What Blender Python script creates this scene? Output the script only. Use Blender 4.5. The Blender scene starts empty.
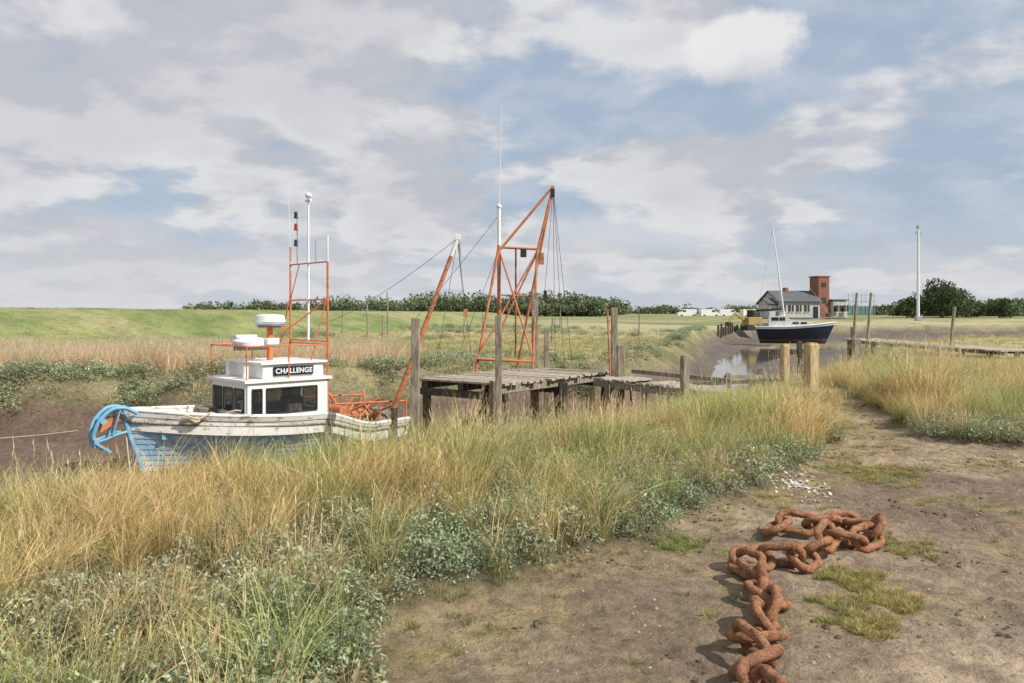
import bpy, math, random
import numpy as np
from mathutils import Vector, Matrix, Euler
random.seed(7); rng=np.random.default_rng(11)
scene=bpy.context.scene
COL=scene.collection

# ------------------------------------------------------------------ noise
def hsh(ix,iy,s):
    v=np.sin(ix*127.1+iy*311.7+s*74.7)*43758.5453
    return v-np.floor(v)
def vn(x,y,s=0):
    ix=np.floor(x);iy=np.floor(y);fx=x-ix;fy=y-iy
    fx=fx*fx*(3-2*fx);fy=fy*fy*(3-2*fy)
    a=hsh(ix,iy,s);b=hsh(ix+1,iy,s);c=hsh(ix,iy+1,s);d=hsh(ix+1,iy+1,s)
    return (a*(1-fx)+b*fx)*(1-fy)+(c*(1-fx)+d*fx)*fy
def fbm(x,y,o=4,s=0):
    t=0;a=.5;n=0
    for i in range(o):
        t=t+a*vn(x,y,s+i*3.1);n+=a;a*=.5;x=x*2.03+5.1;y=y*2.03+1.7
    return t/n
def sst(a,b,x):
    t=np.clip((x-a)/(b-a),0,1);return t*t*(3-2*t)

# ------------------------------------------------------------------ terrain functions
NX=[-4000,-60,-25,-12,-5,-1,2,5,6.6,8.5,11,14,18,24,30,80,200,4000]
NY=[-300,-8,0,3.4,5.3,8.0,11.1,14.9,17.3,19.6,23.5,29,37,45,53,64,84,300]
FX=[-4000,-60,-40,-15,-7,-2,3,7.0,10.2,15.5,23,38,80,200,4000]
FY=[60,20,22,24,25.5,28,32,41,51,73,95,117,124,134,300]
def nearline(x): return np.interp(x,NX,NY)
def farline(x): return np.interp(x,FX,FY)
def creek(x,y):
    yn=nearline(x);sn=(nearline(x+.5)-nearline(x-.5))
    yf=farline(x);sf=(farline(x+.5)-farline(x-.5))
    w=fbm(x*.35,y*.35,3,5)-.5
    dn=(y-yn)/np.sqrt(1+sn*sn)+w*1.5
    df=(yf-y)/np.sqrt(1+sf*sf)+w*2.2
    return sst(0,4.2,dn),sst(0,2.6,df)
GXY=[-4,0,3.56,4.29,5.3,6.35,7.4,9.6,12.2,15,18,21]
GXX=[-2.2,-1.3,-.85,-.55,.2,1.02,1.95,3.8,5.2,5.9,6.6,7.5]
RXY=[-5,9.0,9.7,10.3,11,13.5,16,19,24]
RXX=[60,60,7.4,6.2,5.7,6.1,6.9,8.0,9.5]
def dirtmask(x,y):
    n=(fbm(x*1.3,y*1.3,4,9)-.5)*1.1
    g=np.interp(y,GXY,GXX);r=np.interp(y,RXY,RXX)
    a=sst(-.22,.22,x-g+n);b=sst(-.2,.2,r-x+n*.6)
    return a*b*sst(20,16,y)
def embp(x,y): return (y-(68+(x+13)*2.5))/2.7+ (fbm(x*.1,y*.1,3,55)-.5)*2
def embf(x,y):
    return sst(0,9,embp(x,y))*sst(6,-12,x)
def height(x,y,fine=True):
    cn,cf=creek(x,y);c=np.minimum(cn,cf)
    yf=farline(x)
    far=sst(-2,2,y-yf)
    base=far*(-.42+.42*sst(10,60,y-yf))
    base=base+(1-far)*(fbm(x*.5,y*.5,3,2)-.5)*.12
    d=dirtmask(x,y)
    base=base-d*.07
    base=base+embf(x,y)*np.clip(1.70+.22*sst(-14,-40,x)-base,0,3)
    base=base+sst(124,142,y)*sst(30,44,x)*.7
    floor=-1.75+(fbm(x*.6,y*.6,4,21)-.5)*.35
    ym=(nearline(x)+yf)*.5+2.5
    floor=floor-.55*sst(-3,12,x)*np.exp(-((y-ym-(vn(x*.08,y*0,4)-.5)*6)/(2.4+np.clip(y-30,0,60)*.08))**2)
    z=base*(1-c)+floor*c
    if fine:
        near=sst(60,8,y)
        z=z+near*((fbm(x*2.2,y*2.2,4,31)-.5)*.07*(1-.35*d)+(fbm(x*9,y*9,3,33)-.5)*.030*(.4+d))
        z=z+near*c*((fbm(x*3,y*3,4,41)-.5)*.16+(np.abs(fbm(x*.8,y*1.6,4,43)-.5))*.5)
        z=z+near*d*sst(1.8,3.2,x)*(np.abs(fbm(x*1.4,y*3.4,4,35)-.5))*-.15
        z=z+embf(x,y)*(fbm(x*.25,y*.25,3,57)-.5)*.25*sst(200,60,y)
    return z
def H(x,y): return float(height(np.array([float(x)]),np.array([float(y)]))[0])

# ------------------------------------------------------------------ node helpers
def newmat(name):
    m=bpy.data.materials.new(name);m.use_nodes=True
    nt=m.node_tree;return m,nt,nt.nodes['Principled BSDF'],nt.nodes['Material Output']
def N(nt,t,**k):
    n=nt.nodes.new(t)
    for a,b in k.items(): setattr(n,a,b)
    return n
def noise(nt,vec,scale,detail=4,rough=.55,dist=0):
    n=N(nt,'ShaderNodeTexNoise');n.inputs['Scale'].default_value=scale
    n.inputs['Detail'].default_value=detail;n.inputs['Roughness'].default_value=rough
    n.inputs['Distortion'].default_value=dist
    if vec is not None: nt.links.new(vec,n.inputs['Vector'])
    return n.outputs['Fac']
def ramp(nt,fac,a,b,c0=0,c1=1):
    n=N(nt,'ShaderNodeMapRange');n.interpolation_type='SMOOTHSTEP'
    n.inputs['From Min'].default_value=a;n.inputs['From Max'].default_value=b
    n.inputs['To Min'].default_value=c0;n.inputs['To Max'].default_value=c1
    nt.links.new(fac,n.inputs['Value']);return n.outputs['Result']
def mixc(nt,fac,a,b,mode='MIX'):
    n=N(nt,'ShaderNodeMix');n.data_type='RGBA';n.blend_type=mode
    for i,v in ((0,fac),(6,a),(7,b)):
        if isinstance(v,(int,float)): n.inputs[i].default_value=v
        elif isinstance(v,tuple): n.inputs[i].default_value=(*v,1)
        else: nt.links.new(v,n.inputs[i])
    return n.outputs[2]
def math_(nt,op,a,b=None,c=None,clamp=False):
    n=N(nt,'ShaderNodeMath');n.operation=op;n.use_clamp=clamp
    for i,v in enumerate((a,b,c)):
        if v is None: continue
        if isinstance(v,(int,float)): n.inputs[i].default_value=v
        else: nt.links.new(v,n.inputs[i])
    return n.outputs[0]
def mapping(nt,vec,sc,loc=(0,0,0)):
    n=N(nt,'ShaderNodeMapping');n.inputs['Scale'].default_value=sc;n.inputs['Location'].default_value=loc
    nt.links.new(vec,n.inputs['Vector']);return n.outputs[0]
def bump(nt,b,h,strength,dist=.02):
    n=N(nt,'ShaderNodeBump');n.inputs['Strength'].default_value=strength;n.inputs['Distance'].default_value=dist
    nt.links.new(h,n.inputs['Height']);nt.links.new(n.outputs[0],b.inputs['Normal'])

def m_simple(name,c1,c2,scale=8,rough=.7,bs=.3,metal=0,stretch=(1,1,1),bd=.01):
    m,nt,b,o=newmat(name)
    tc=N(nt,'ShaderNodeTexCoord').outputs['Object'];v=mapping(nt,tc,stretch)
    f=noise(nt,v,scale,6,.65)
    nt.links.new(mixc(nt,ramp(nt,f,.3,.7),c1,c2),b.inputs['Base Color'])
    b.inputs['Roughness'].default_value=rough;b.inputs['Metallic'].default_value=metal
    bump(nt,b,noise(nt,v,scale*4,4),bs,bd);return m
def m_paint(name,paint,under,rust,amount=.35,scale=4,rough=.5,rustamt=.35):
    m,nt,b,o=newmat(name)
    tc=N(nt,'ShaderNodeTexCoord').outputs['Object']
    n1=noise(nt,mapping(nt,tc,(.6,.6,1.6)),scale,12,.72)
    n2=noise(nt,mapping(nt,tc,(7,7,.9)),1.2,8,.6)
    n3=noise(nt,tc,1.6,4)
    th=.5+(.5-amount)*.45
    chip=ramp(nt,n1,th,th+.035)
    c=mixc(nt,math_(nt,'MULTIPLY',ramp(nt,n3,.35,.7),.25),paint,tuple(x*.72 for x in paint))
    c=mixc(nt,math_(nt,'MULTIPLY',ramp(nt,n2,.55,.78),rustamt),c,rust)
    c=mixc(nt,chip,c,under)
    nt.links.new(c,b.inputs['Base Color']);b.inputs['Roughness'].default_value=rough
    bump(nt,b,math_(nt,'SUBTRACT',noise(nt,tc,30,5),math_(nt,'MULTIPLY',chip,.6)),.35,.006);return m

M={}
M['white']=m_paint('white_paint',(.80,.80,.77),(.42,.39,.34),(.45,.28,.16),.20,4,.45,.45)
M['whitehull']=m_paint('white_hull_paint',(.76,.76,.72),(.36,.32,.27),(.42,.25,.14),.38,5,.55,.75)
M['blue']=m_paint('blue_hull_paint',(.25,.45,.62),(.50,.54,.55),(.38,.20,.09),.46,5,.6,.9)
M['bluem']=m_paint('blue_metal_paint',(.14,.38,.56),(.32,.38,.42),(.33,.13,.05),.42,7,.5,.6)
M['orange']=m_paint('orange_paint',(.62,.17,.06),(.30,.12,.055),(.24,.09,.035),.34,6,.55,.4)
M['rustorange']=m_paint('faded_orange_paint',(.55,.19,.08),(.32,.14,.07),(.50,.38,.28),.45,4,.65,.5)
M['navy']=m_simple('navy_paint',(.008,.013,.03),(.018,.024,.045),6,.35,.05)
M['black']=m_simple('black_rubber',(.012,.012,.012),(.03,.03,.03),10,.6,.1)
M['dark']=m_simple('dark_interior',(.02,.02,.022),(.04,.04,.04),5,.8,.1)
M['antifoul']=m_simple('antifouling',(.13,.075,.05),(.08,.065,.055),5,.8,.3)
M['wood']=m_simple('weathered_wood',(.15,.12,.085),(.38,.33,.25),7,.85,.9,0,(3,3,.5),.012)
M['woodh']=m_simple('weathered_planks',(.22,.185,.14),(.52,.46,.36),5,.85,.9,0,(2,2,2),.012)
M['newwood']=m_simple('yellow_timber',(.32,.225,.105),(.60,.47,.26),7,.8,.6,0,(3,3,.5),.01)
M['darkwood']=m_simple('wet_timber',(.03,.025,.02),(.10,.08,.055),6,.7,.8)
M['metal']=m_simple('galvanised',(.35,.36,.37),(.55,.56,.57),8,.4,.1,.6)
M['rope']=m_simple('rope',(.42,.36,.24),(.62,.56,.42),60,.9,.6)
M['redlight']=m_simple('red_lens',(.45,.02,.02),(.5,.03,.03),5,.25,0)
M['brick']=m_simple('red_brick',(.18,.075,.052),(.26,.115,.08),3,.85,.3)
M['slate']=m_simple('slate_roof',(.07,.073,.08),(.12,.125,.135),2,.7,.3)
M['render']=m_simple('white_render',(.36,.36,.34),(.50,.49,.46),1.5,.8,.1)
M['teal']=m_simple('teal_paint',(.05,.14,.14),(.09,.20,.19),2,.6,.1)
M['yellow']=m_simple('yellow_paint',(.42,.30,.08),(.30,.20,.06),4,.6,.1)
M['cloth']=m_simple('white_grp',(.78,.79,.78),(.68,.69,.68),3,.4,.05)
def glass():
    m,nt,b,o=newmat('window_glass')
    b.inputs['Base Color'].default_value=(.03,.035,.04,1);b.inputs['Roughness'].default_value=.06
    b.inputs['Alpha'].default_value=.32
    return m
M['glass']=glass()
def rustchain():
    m,nt,b,o=newmat('rusted_iron')
    g=N(nt,'ShaderNodeNewGeometry').outputs['Position']
    a=noise(nt,g,16,10,.75);c=noise(nt,g,85,6,.75);d=noise(nt,g,5,3)
    col=mixc(nt,ramp(nt,a,.35,.66),(.20,.088,.048),(.54,.26,.135))
    col=mixc(nt,math_(nt,'MULTIPLY',ramp(nt,c,.5,.66),.6),col,(.66,.41,.25))
    col=mixc(nt,math_(nt,'MULTIPLY',ramp(nt,c,.44,.34),.6),col,(.10,.05,.035))
    col=mixc(nt,math_(nt,'MULTIPLY',ramp(nt,d,.5,.7),.4),col,(.28,.17,.12))
    nt.links.new(col,b.inputs['Base Color']);b.inputs['Roughness'].default_value=.95;b.inputs['Specular IOR Level'].default_value=.15
    bump(nt,b,math_(nt,'ADD',a,math_(nt,'MULTIPLY',c,.6)),1,.025);return m
M['rust']=rustchain()

def foliage(name,trans=.35,vary=True,lo=(.80,1.0,.72),hi=(1.30,1.16,1.05),spec=.3,rough=.6):
    m,nt,b,o=newmat(name)
    at=N(nt,'ShaderNodeAttribute');at.attribute_name='col'
    g=N(nt,'ShaderNodeNewGeometry').outputs['Position']
    oi=N(nt,'ShaderNodeObjectInfo').outputs['Random']
    c=at.outputs['Color']
    if vary:
        f=ramp(nt,noise(nt,g,.55,2,.6),.36,.60)
        t=mixc(nt,f,lo,hi)
        c=mixc(nt,1.0,c,t,'MULTIPLY')
        v=math_(nt,'MULTIPLY_ADD',oi,.60,.70)
        cb=N(nt,'ShaderNodeCombineColor')
        for i in range(3): nt.links.new(v,cb.inputs[i])
        c=mixc(nt,1.0,c,cb.outputs[0],'MULTIPLY')
    nt.links.new(c,b.inputs['Base Color']);b.inputs['Roughness'].default_value=rough
    b.inputs['Specular IOR Level'].default_value=spec
    tr=N(nt,'ShaderNodeBsdfTranslucent');nt.links.new(c,tr.inputs['Color'])
    mx=N(nt,'ShaderNodeMixShader');mx.inputs[0].default_value=trans
    nt.links.new(b.outputs[0],mx.inputs[1]);nt.links.new(tr.outputs[0],mx.inputs[2])
    nt.links.new(mx.outputs[0],o.inputs['Surface']);return m
M['grass']=foliage('grass_blades',.30)
M['reed']=foliage('reed_blades',.3,True,(.95,1.0,.95),(1.05,1.05,1.05))
M['leaf']=foliage('leaves',.25,True,(.88,1.0,.85),(1.12,1.08,1.0),.12,.75)
M['tree']=foliage('tree_leaves',.2,False)

# ------------------------------------------------------------------ mesh builder
class MB:
    def __init__(s): s.v=[];s.f=[];s.m=[];s.mats=[];s.sm=[]
    def mi(s,k):
        if k not in s.mats: s.mats.append(k)
        return s.mats.index(k)
    def add(s,vs,fs,k,smooth=False):
        o=len(s.v);s.v+= [tuple(p) for p in vs]
        i=s.mi(k)
        for f in fs: s.f.append([o+a for a in f]);s.m.append(i);s.sm.append(smooth)
    def box(s,c,sz,k,rz=0,rot=None,j=0):
        R=rot if rot else Matrix.Rotation(rz,3,'Z')
        hx,hy,hz=[a/2 for a in sz];vs=[]
        b=min(hx,hy,hz)*.14
        for z,i in ((-hz,b),(-hz+b,0),(hz-b,0),(hz,b)):
            pts=[(hx-i,hy-i-b),(hx-i-b,hy-i),(-hx+i+b,hy-i),(-hx+i,hy-i-b),(-hx+i,-hy+i+b),(-hx+i+b,-hy+i),(hx-i-b,-hy+i),(hx-i,-hy+i+b)]
            for x,y in pts:
                p=Vector((x+random.uniform(-j,j),y+random.uniform(-j,j),z))
                vs.append(Vector(c)+R@p)
        fs=[[7,6,5,4,3,2,1,0],[24+q for q in range(8)]]
        for l in range(3):
            for q in range(8): a=l*8+q;bb=l*8+(q+1)%8;fs.append([a,bb,bb+8,a+8])
        s.add(vs,fs,k)
    def beam(s,p,q,w,h,k):
        p=Vector(p);q=Vector(q);d=(q-p);L=d.length;d.normalize()
        up=Vector((0,0,1)) if abs(d.z)<.95 else Vector((0,1,0))
        y=up.cross(d).normalized();z=d.cross(y)
        R=Matrix((d,y,z)).transposed();s.box((p+q)/2,(L,w,h),k,rot=R)
    def cyl(s,p,q,r,k,r2=None,n=10):
        p=Vector(p);q=Vector(q);r2=r if r2 is None else r2
        d=(q-p).normalized();u=d.orthogonal().normalized();w=d.cross(u);vs=[]
        for c,rr in ((p,r),(q,r2)):
            for i in range(n):
                a=i/n*2*math.pi;vs.append(c+(u*math.cos(a)+w*math.sin(a))*rr)
        s.add(vs,[[i,(i+1)%n,n+(i+1)%n,n+i] for i in range(n)],k,True)
        s.add(vs[:n],[list(range(n))[::-1]],k);s.add(vs[n:],[list(range(n))],k)
    def path(s,pts,r,k,n=8,closed=False):
        pts=[Vector(p) for p in pts];m=len(pts);vs=[];u=None
        for i,p in enumerate(pts):
            if closed: d=(pts[(i+1)%m]-pts[i-1]).normalized()
            else: d=(pts[min(i+1,m-1)]-pts[max(i-1,0)]).normalized()
            u=d.orthogonal().normalized() if u is None else (u-d*u.dot(d)).normalized()
            w=d.cross(u)
            for j in range(n):
                a=j/n*2*math.pi;vs.append(p+(u*math.cos(a)+w*math.sin(a))*r)
        fs=[]
        for i in range(m if closed else m-1):
            for j in range(n):
                a=i*n+j;b=i*n+(j+1)%n;c=((i+1)%m)*n+(j+1)%n;d=((i+1)%m)*n+j;fs.append([a,b,c,d])
        s.add(vs,fs,k,True)
    def dome(s,c,r,k,nu=16,nv=10,lo=-90):
        vs=[];fs=[]
        for i in range(nv+1):
            t=math.radians(lo+(90-lo)*i/nv)
            for j in range(nu):
                a=j/nu*2*math.pi;vs.append((c[0]+r[0]*math.cos(t)*math.cos(a),c[1]+r[1]*math.cos(t)*math.sin(a),c[2]+r[2]*math.sin(t)))
        for i in range(nv):
            for j in range(nu): fs.append([i*nu+j,i*nu+(j+1)%nu,(i+1)*nu+(j+1)%nu,(i+1)*nu+j])
        s.add(vs,fs,k,True)
    def make(s,name,parent=None,coll=None):
        me=bpy.data.meshes.new(name);me.from_pydata(s.v,[],s.f)
        for k in s.mats: me.materials.append(M[k])
        me.polygons.foreach_set('material_index',s.m);me.polygons.foreach_set('use_smooth',s.sm);me.update()
        o=bpy.data.objects.new(name,me);(coll or COL).objects.link(o)
        if parent: o.parent=parent
        return o
def empty(name,loc=(0,0,0),rz=0):
    e=bpy.data.objects.new(name,None);COL.objects.link(e);e.location=loc;e.rotation_euler=(0,0,rz);e.empty_display_size=.2
    return e
def sag(p,q,s,n=14):
    p=Vector(p);q=Vector(q);return [p.lerp(q,i/n)-Vector((0,0,s*4*(i/n)*(1-i/n))) for i in range(n+1)]

# ------------------------------------------------------------------ ground sheet
def axis(fine):
    return np.unique(np.concatenate(fine))
def geo(a,step,g,end):
    out=[];x=a
    while x<end: step*=g;x+=step;out.append(x)
    return np.array(out)
ys=axis([np.arange(-15,2.5,.3),np.arange(2.5,12,.045),np.arange(12,30,.12),geo(30,.12,1.022,4500),-15-geo(0,.4,1.25,400)])
xs=axis([np.arange(-4,6,.045),np.arange(-16,-4,.13),np.arange(6,16,.12),16+geo(0,.13,1.04,4000),-16-geo(0,.13,1.04,4000)])
X,Y=np.meshgrid(xs,ys);x=X.ravel();y=Y.ravel();z=height(x,y)
nx,ny=len(xs),len(ys)
me=bpy.data.meshes.new('ground')
me.vertices.add(nx*ny);me.vertices.foreach_set('co',np.stack([x,y,z],1).ravel())
i=np.arange(nx*ny).reshape(ny,nx)
q=np.stack([i[:-1,:-1],i[:-1,1:],i[1:,1:],i[1:,:-1]],-1).reshape(-1,4)
me.loops.add(q.size);me.loops.foreach_set('vertex_index',q.ravel())
me.polygons.add(len(q));me.polygons.foreach_set('loop_start',np.arange(len(q))*4);me.polygons.foreach_set('loop_total',np.full(len(q),4))
me.polygons.foreach_set('use_smooth',np.ones(len(q),bool));me.update(calc_edges=True)
def L(a,b,t): return a*(1-t[:,None])+b*t[:,None]
V=lambda *c:np.array(c)[None,:]
cn,cf=creek(x,y);cr=np.minimum(cn,cf);d=dirtmask(x,y)
soil=L(V(.10,.09,.05),V(.18,.16,.09),fbm(x*2,y*2,3,61))
f1=fbm(x*.035,y*.07,4,71);f2=fbm(x*.15,y*.4,4,73)
field=L(V(.17,.20,.085),V(.42,.38,.22),sst(.38,.66,f1*.6+f2*.4))
green=L(V(.15,.205,.065),V(.28,.295,.125),sst(.3,.7,f2*.5+fbm(x*.5,y*.5,3,77)*.5))
green=L(green,V(.33,.31,.165),sst(.50,.68,fbm(x*.06,y*.16,4,79))*.7)
gm=sst(-2.5,1.5,embp(x,y))*sst(9,-8,x)*sst(500,250,y)
field=L(field,green,gm)
straw=L(V(.46,.41,.26),V(.38,.37,.19),f2)
sm_=sst(60,95,y)*sst(-8,10,x)*sst(130,110,y)*.8*(1-gm)
field=L(field,straw,sm_)
green2=L(V(.15,.19,.07),V(.28,.28,.12),f2)
field=L(field,green2,sst(125,180,y)*.75*(1-gm))
farm=sst(20,30,y)
base=L(soil,field,farm)
bankc=L(V(.13,.12,.06),V(.22,.20,.11),f2)
base=L(base,bankc,sst(.02,.2,cr)*sst(24,30,y)*.8)
dirt=L(V(.285,.215,.15),V(.47,.375,.265),sst(.3,.7,fbm(x*.9,y*.9,5,81)))
dirt=L(dirt,V(.235,.17,.125),sst(.46,.62,fbm(x*.45+3,y*.8,3,85))*sst(1.0,2.6,x)*.9)
moss=sst(.5,.66,fbm(x*1.6,y*2.2,5,87))*.7
edge=np.interp(y,GXY,GXX)
moss=np.clip(moss*.6+sst(1.3,.1,x-edge)*.6*fbm(x*3,y*3,3,88)*1.5,0,1)*sst(4.2,2.5,x-edge)
dirt=L(dirt,V(.33,.27,.12),moss)
dirt=L(dirt,V(.22,.16,.11),sst(.56,.68,fbm(x*5,y*5,4,89))*.6)
base=L(base,dirt,d)
mudc=L(V(.12,.082,.056),V(.20,.145,.105),fbm(x*.7,y*.7,4,91))
mudf=L(V(.095,.077,.062),V(.16,.132,.108),fbm(x*.3,y*.15,4,93))
mudc=L(mudc,mudf,sst(26,50,y))
mm=sst(.40,.75,cr)
base=L(base,mudc,mm)
for (px_,py_,r_) in [(1.92,4.36,.17),(2.26,4.72,.17),(2.19,5.15,.22),(1.95,4.72,.2),(3.9,8.6,.5),(1.25,5.95,.2),(2.9,5.9,.25)]:
    w=sst(1.1,.5,np.hypot((x-px_),(y-py_)*.8)/r_+ (fbm(x*8,y*8,3,95)-.5)*.9)
    base=L(base,V(.16,.18,.06),w*.8)
ca=np.concatenate([base,np.ones((len(base),1))],1).astype(np.float32)
a=me.color_attributes.new('col','FLOAT_COLOR','POINT');a.data.foreach_set('color',ca.ravel())
mk=np.stack([d,mm,farm,np.ones_like(d)],1).astype(np.float32)
a=me.color_attributes.new('mask','FLOAT_COLOR','POINT');a.data.foreach_set('color',mk.ravel())
m,nt,b,o=newmat('ground_surface')
at=N(nt,'ShaderNodeAttribute');at.attribute_name='col';ma=N(nt,'ShaderNodeAttribute');ma.attribute_name='mask'
sp=N(nt,'ShaderNodeSeparateColor');nt.links.new(ma.outputs['Color'],sp.inputs[0])
g=N(nt,'ShaderNodeNewGeometry').outputs['Position']
n1=noise(nt,g,9,8,.7);n2=noise(nt,g,60,4,.7);n3=noise(nt,g,.8,6,.7);n4=noise(nt,g,26,4,.6)
c=mixc(nt,ramp(nt,n1,.3,.7),(.68,.66,.64),(1.32,1.30,1.28));c=mixc(nt,1.0,at.outputs['Color'],c,'MULTIPLY')
c=mixc(nt,1.0,c,mixc(nt,ramp(nt,n3,.3,.7),(.78,.78,.78),(1.22,1.20,1.18)),'MULTIPLY')
grit=math_(nt,'MULTIPLY',ramp(nt,n2,.58,.68),sp.outputs[0])
c=mixc(nt,math_(nt,'MULTIPLY',grit,.5),c,(.56,.48,.37))
drk=math_(nt,'MULTIPLY',ramp(nt,n4,.42,.34),sp.outputs[0]);c=mixc(nt,math_(nt,'MULTIPLY',drk,.6),c,(.14,.105,.07))
nt.links.new(c,b.inputs['Base Color'])
nt.links.new(math_(nt,'MULTIPLY_ADD',math_(nt,'MULTIPLY',sp.outputs[1],ramp(nt,n3,.35,.6,1,.6)),-.48,.93),b.inputs['Roughness'])
b.inputs['Specular IOR Level'].default_value=.35
bump(nt,b,math_(nt,'ADD',math_(nt,'ADD',n1,math_(nt,'MULTIPLY',n2,.3)),math_(nt,'MULTIPLY',n4,.4)),1.0,.07)
me.materials.append(m)
gr=bpy.data.objects.new('ground',me);COL.objects.link(gr)

m,nt,b,o=newmat('creek_water')
b.inputs['Base Color'].default_value=(.12,.10,.085,1);b.inputs['Roughness'].default_value=.06
g=N(nt,'ShaderNodeNewGeometry').outputs['Position'];bump(nt,b,noise(nt,g,3,4),.12,.02)
wm=bpy.data.meshes.new('creek_water');wm.from_pydata([(2,15,-1.95),(260,15,-1.95),(260,160,-1.95),(2,160,-1.95)],[],[(0,1,2,3)]);wm.materials.append(m)
wo=bpy.data.objects.new('creek_water',wm);COL.objects.link(wo)

# ------------------------------------------------------------------ scatter sources
def colmesh(name,vs,fs,cs,mat,coll):
    me=bpy.data.meshes.new(name);me.from_pydata(vs,[],fs)
    a=me.color_attributes.new('col','FLOAT_COLOR','POINT')
    a.data.foreach_set('color',np.concatenate([np.array(cs),np.ones((len(cs),1))],1).astype(np.float32).ravel())
    me.materials.append(mat);me.update()
    o=bpy.data.objects.new(name,me)
    if coll: coll.objects.link(o)
    return o
def lerp3(a,b,t): return [a[i]*(1-t)+b[i]*t for i in range(3)]
def tuft(name,coll,nb,h,rad,wid,cols,lean,heads=0,segs=4,bias=.25,mat='grass'):
    vs=[];fs=[];cs=[]
    for k in range(nb):
        a=random.uniform(0,6.283);r=rad*math.sqrt(random.random())
        bx,by=r*math.cos(a),r*math.sin(a)
        hh=h*random.uniform(.45,1.2);le=lean*random.uniform(.2,1.6)
        aa=a+random.gauss(0,.9);dx=math.cos(aa)*le+bias*random.random();dy=math.sin(aa)*le
        w=wid*random.uniform(.6,1.2);fa=random.uniform(0,3.14);wx,wy=math.cos(fa)*w,math.sin(fa)*w
        base=random.choice(cols);f_=random.uniform(.75,1.25);ct=[c*f_*random.uniform(.93,1.07) for c in base]
        o=len(vs);L_=segs+1
        for s in range(L_):
            t=s/segs;bend=t**1.9
            x_=bx+dx*hh*bend;y_=by+dy*hh*bend;z_=hh*(t-.32*le*bend*t)
            ww=(1-t**1.5)*.5+.06
            vs+=[(x_-wx*ww,y_-wy*ww,z_),(x_+wx*ww,y_+wy*ww,z_)]
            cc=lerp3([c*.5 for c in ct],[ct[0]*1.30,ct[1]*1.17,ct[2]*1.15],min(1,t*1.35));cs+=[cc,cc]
            if s: fs.append([o+2*s-2,o+2*s-1,o+2*s+1,o+2*s])
        if heads and random.random()<heads:
            tx,ty,tz=vs[-1];hc=[.58,.49,.33]
            hl=hh*.2
            for q in range(5):
                o=len(vs);an=q*1.25+random.random();z0=tz-hl*.6+hl*q/5
                ex,ey=math.cos(an)*.009,math.sin(an)*.009
                vs+=[(tx-.003,ty,z0),(tx+ex,ty+ey,z0+hl*.22),(tx+ex*.4+dx*.02,ty+ey*.4,z0+hl*.5)];cs+=[hc]*3;fs.append([o,o+1,o+2])
    return colmesh(name,vs,fs,cs,M[mat],coll)
def shrub(name,coll,n,rad,h,ls,cols,ov=2.0):
    vs=[];fs=[];cs=[]
    for k in range(n):
        a=random.uniform(0,6.283);u=random.random()**.5;r=rad*u
        topz=h*(1-.65*u*u);z=topz*random.uniform(.35,1.05)
        p=Vector((r*math.cos(a),r*math.sin(a),z))
        R=Euler((random.gauss(0,.75),random.gauss(0,.75),random.uniform(0,6.28))).to_matrix()
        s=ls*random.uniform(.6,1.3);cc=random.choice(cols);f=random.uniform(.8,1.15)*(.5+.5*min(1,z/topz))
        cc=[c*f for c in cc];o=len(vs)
        for q in ((-ov*.5,0,0),(-.1*ov,-.42,.05),(ov*.5,0,.12),(-.1*ov,.42,.05)): vs.append(p+R@(Vector(q)*s))
        cs+=[cc]*4;fs.append([o,o+1,o+2,o+3])
    for k in range(max(6,n//25)):
        a=random.uniform(0,6.283);r=rad*.8*random.random();o=len(vs);ex,ey=r*math.cos(a),r*math.sin(a)
        vs+=[(0,0,0),(.006,.004,0),(ex,ey,h*.8)];cs+=[[.16,.12,.08]]*3;fs.append([o,o+1,o+2])
    return colmesh(name,vs,fs,cs,M['leaf'],coll)
G1=(.27,.285,.10);G2=(.38,.37,.17);G3=(.18,.21,.08);S1=(.66,.58,.38);S2=(.54,.47,.28);SG=(.42,.42,.235)
cG=bpy.data.collections.new('grass_sources');cS=bpy.data.collections.new('stalk_sources');cP=bpy.data.collections.new('purslane_sources')
cR=bpy.data.collections.new('reed_sources');cM=bpy.data.collections.new('turf_sources');cF=bpy.data.collections.new('far_grass_sources')
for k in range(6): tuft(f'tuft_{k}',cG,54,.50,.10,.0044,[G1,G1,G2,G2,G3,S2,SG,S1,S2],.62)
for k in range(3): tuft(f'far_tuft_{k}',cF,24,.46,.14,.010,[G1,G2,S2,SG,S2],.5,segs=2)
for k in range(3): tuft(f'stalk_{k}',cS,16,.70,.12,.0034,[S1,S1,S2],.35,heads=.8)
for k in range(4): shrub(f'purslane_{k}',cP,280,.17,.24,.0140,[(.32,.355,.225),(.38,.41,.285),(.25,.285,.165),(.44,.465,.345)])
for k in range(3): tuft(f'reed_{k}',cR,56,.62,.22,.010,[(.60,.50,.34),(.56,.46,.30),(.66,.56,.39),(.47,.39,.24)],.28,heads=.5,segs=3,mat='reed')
for k in range(3): tuft(f'turf_{k}',cM,50,.055,.05,.004,[G1,G2,S2,G3],.7,segs=2)

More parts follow.
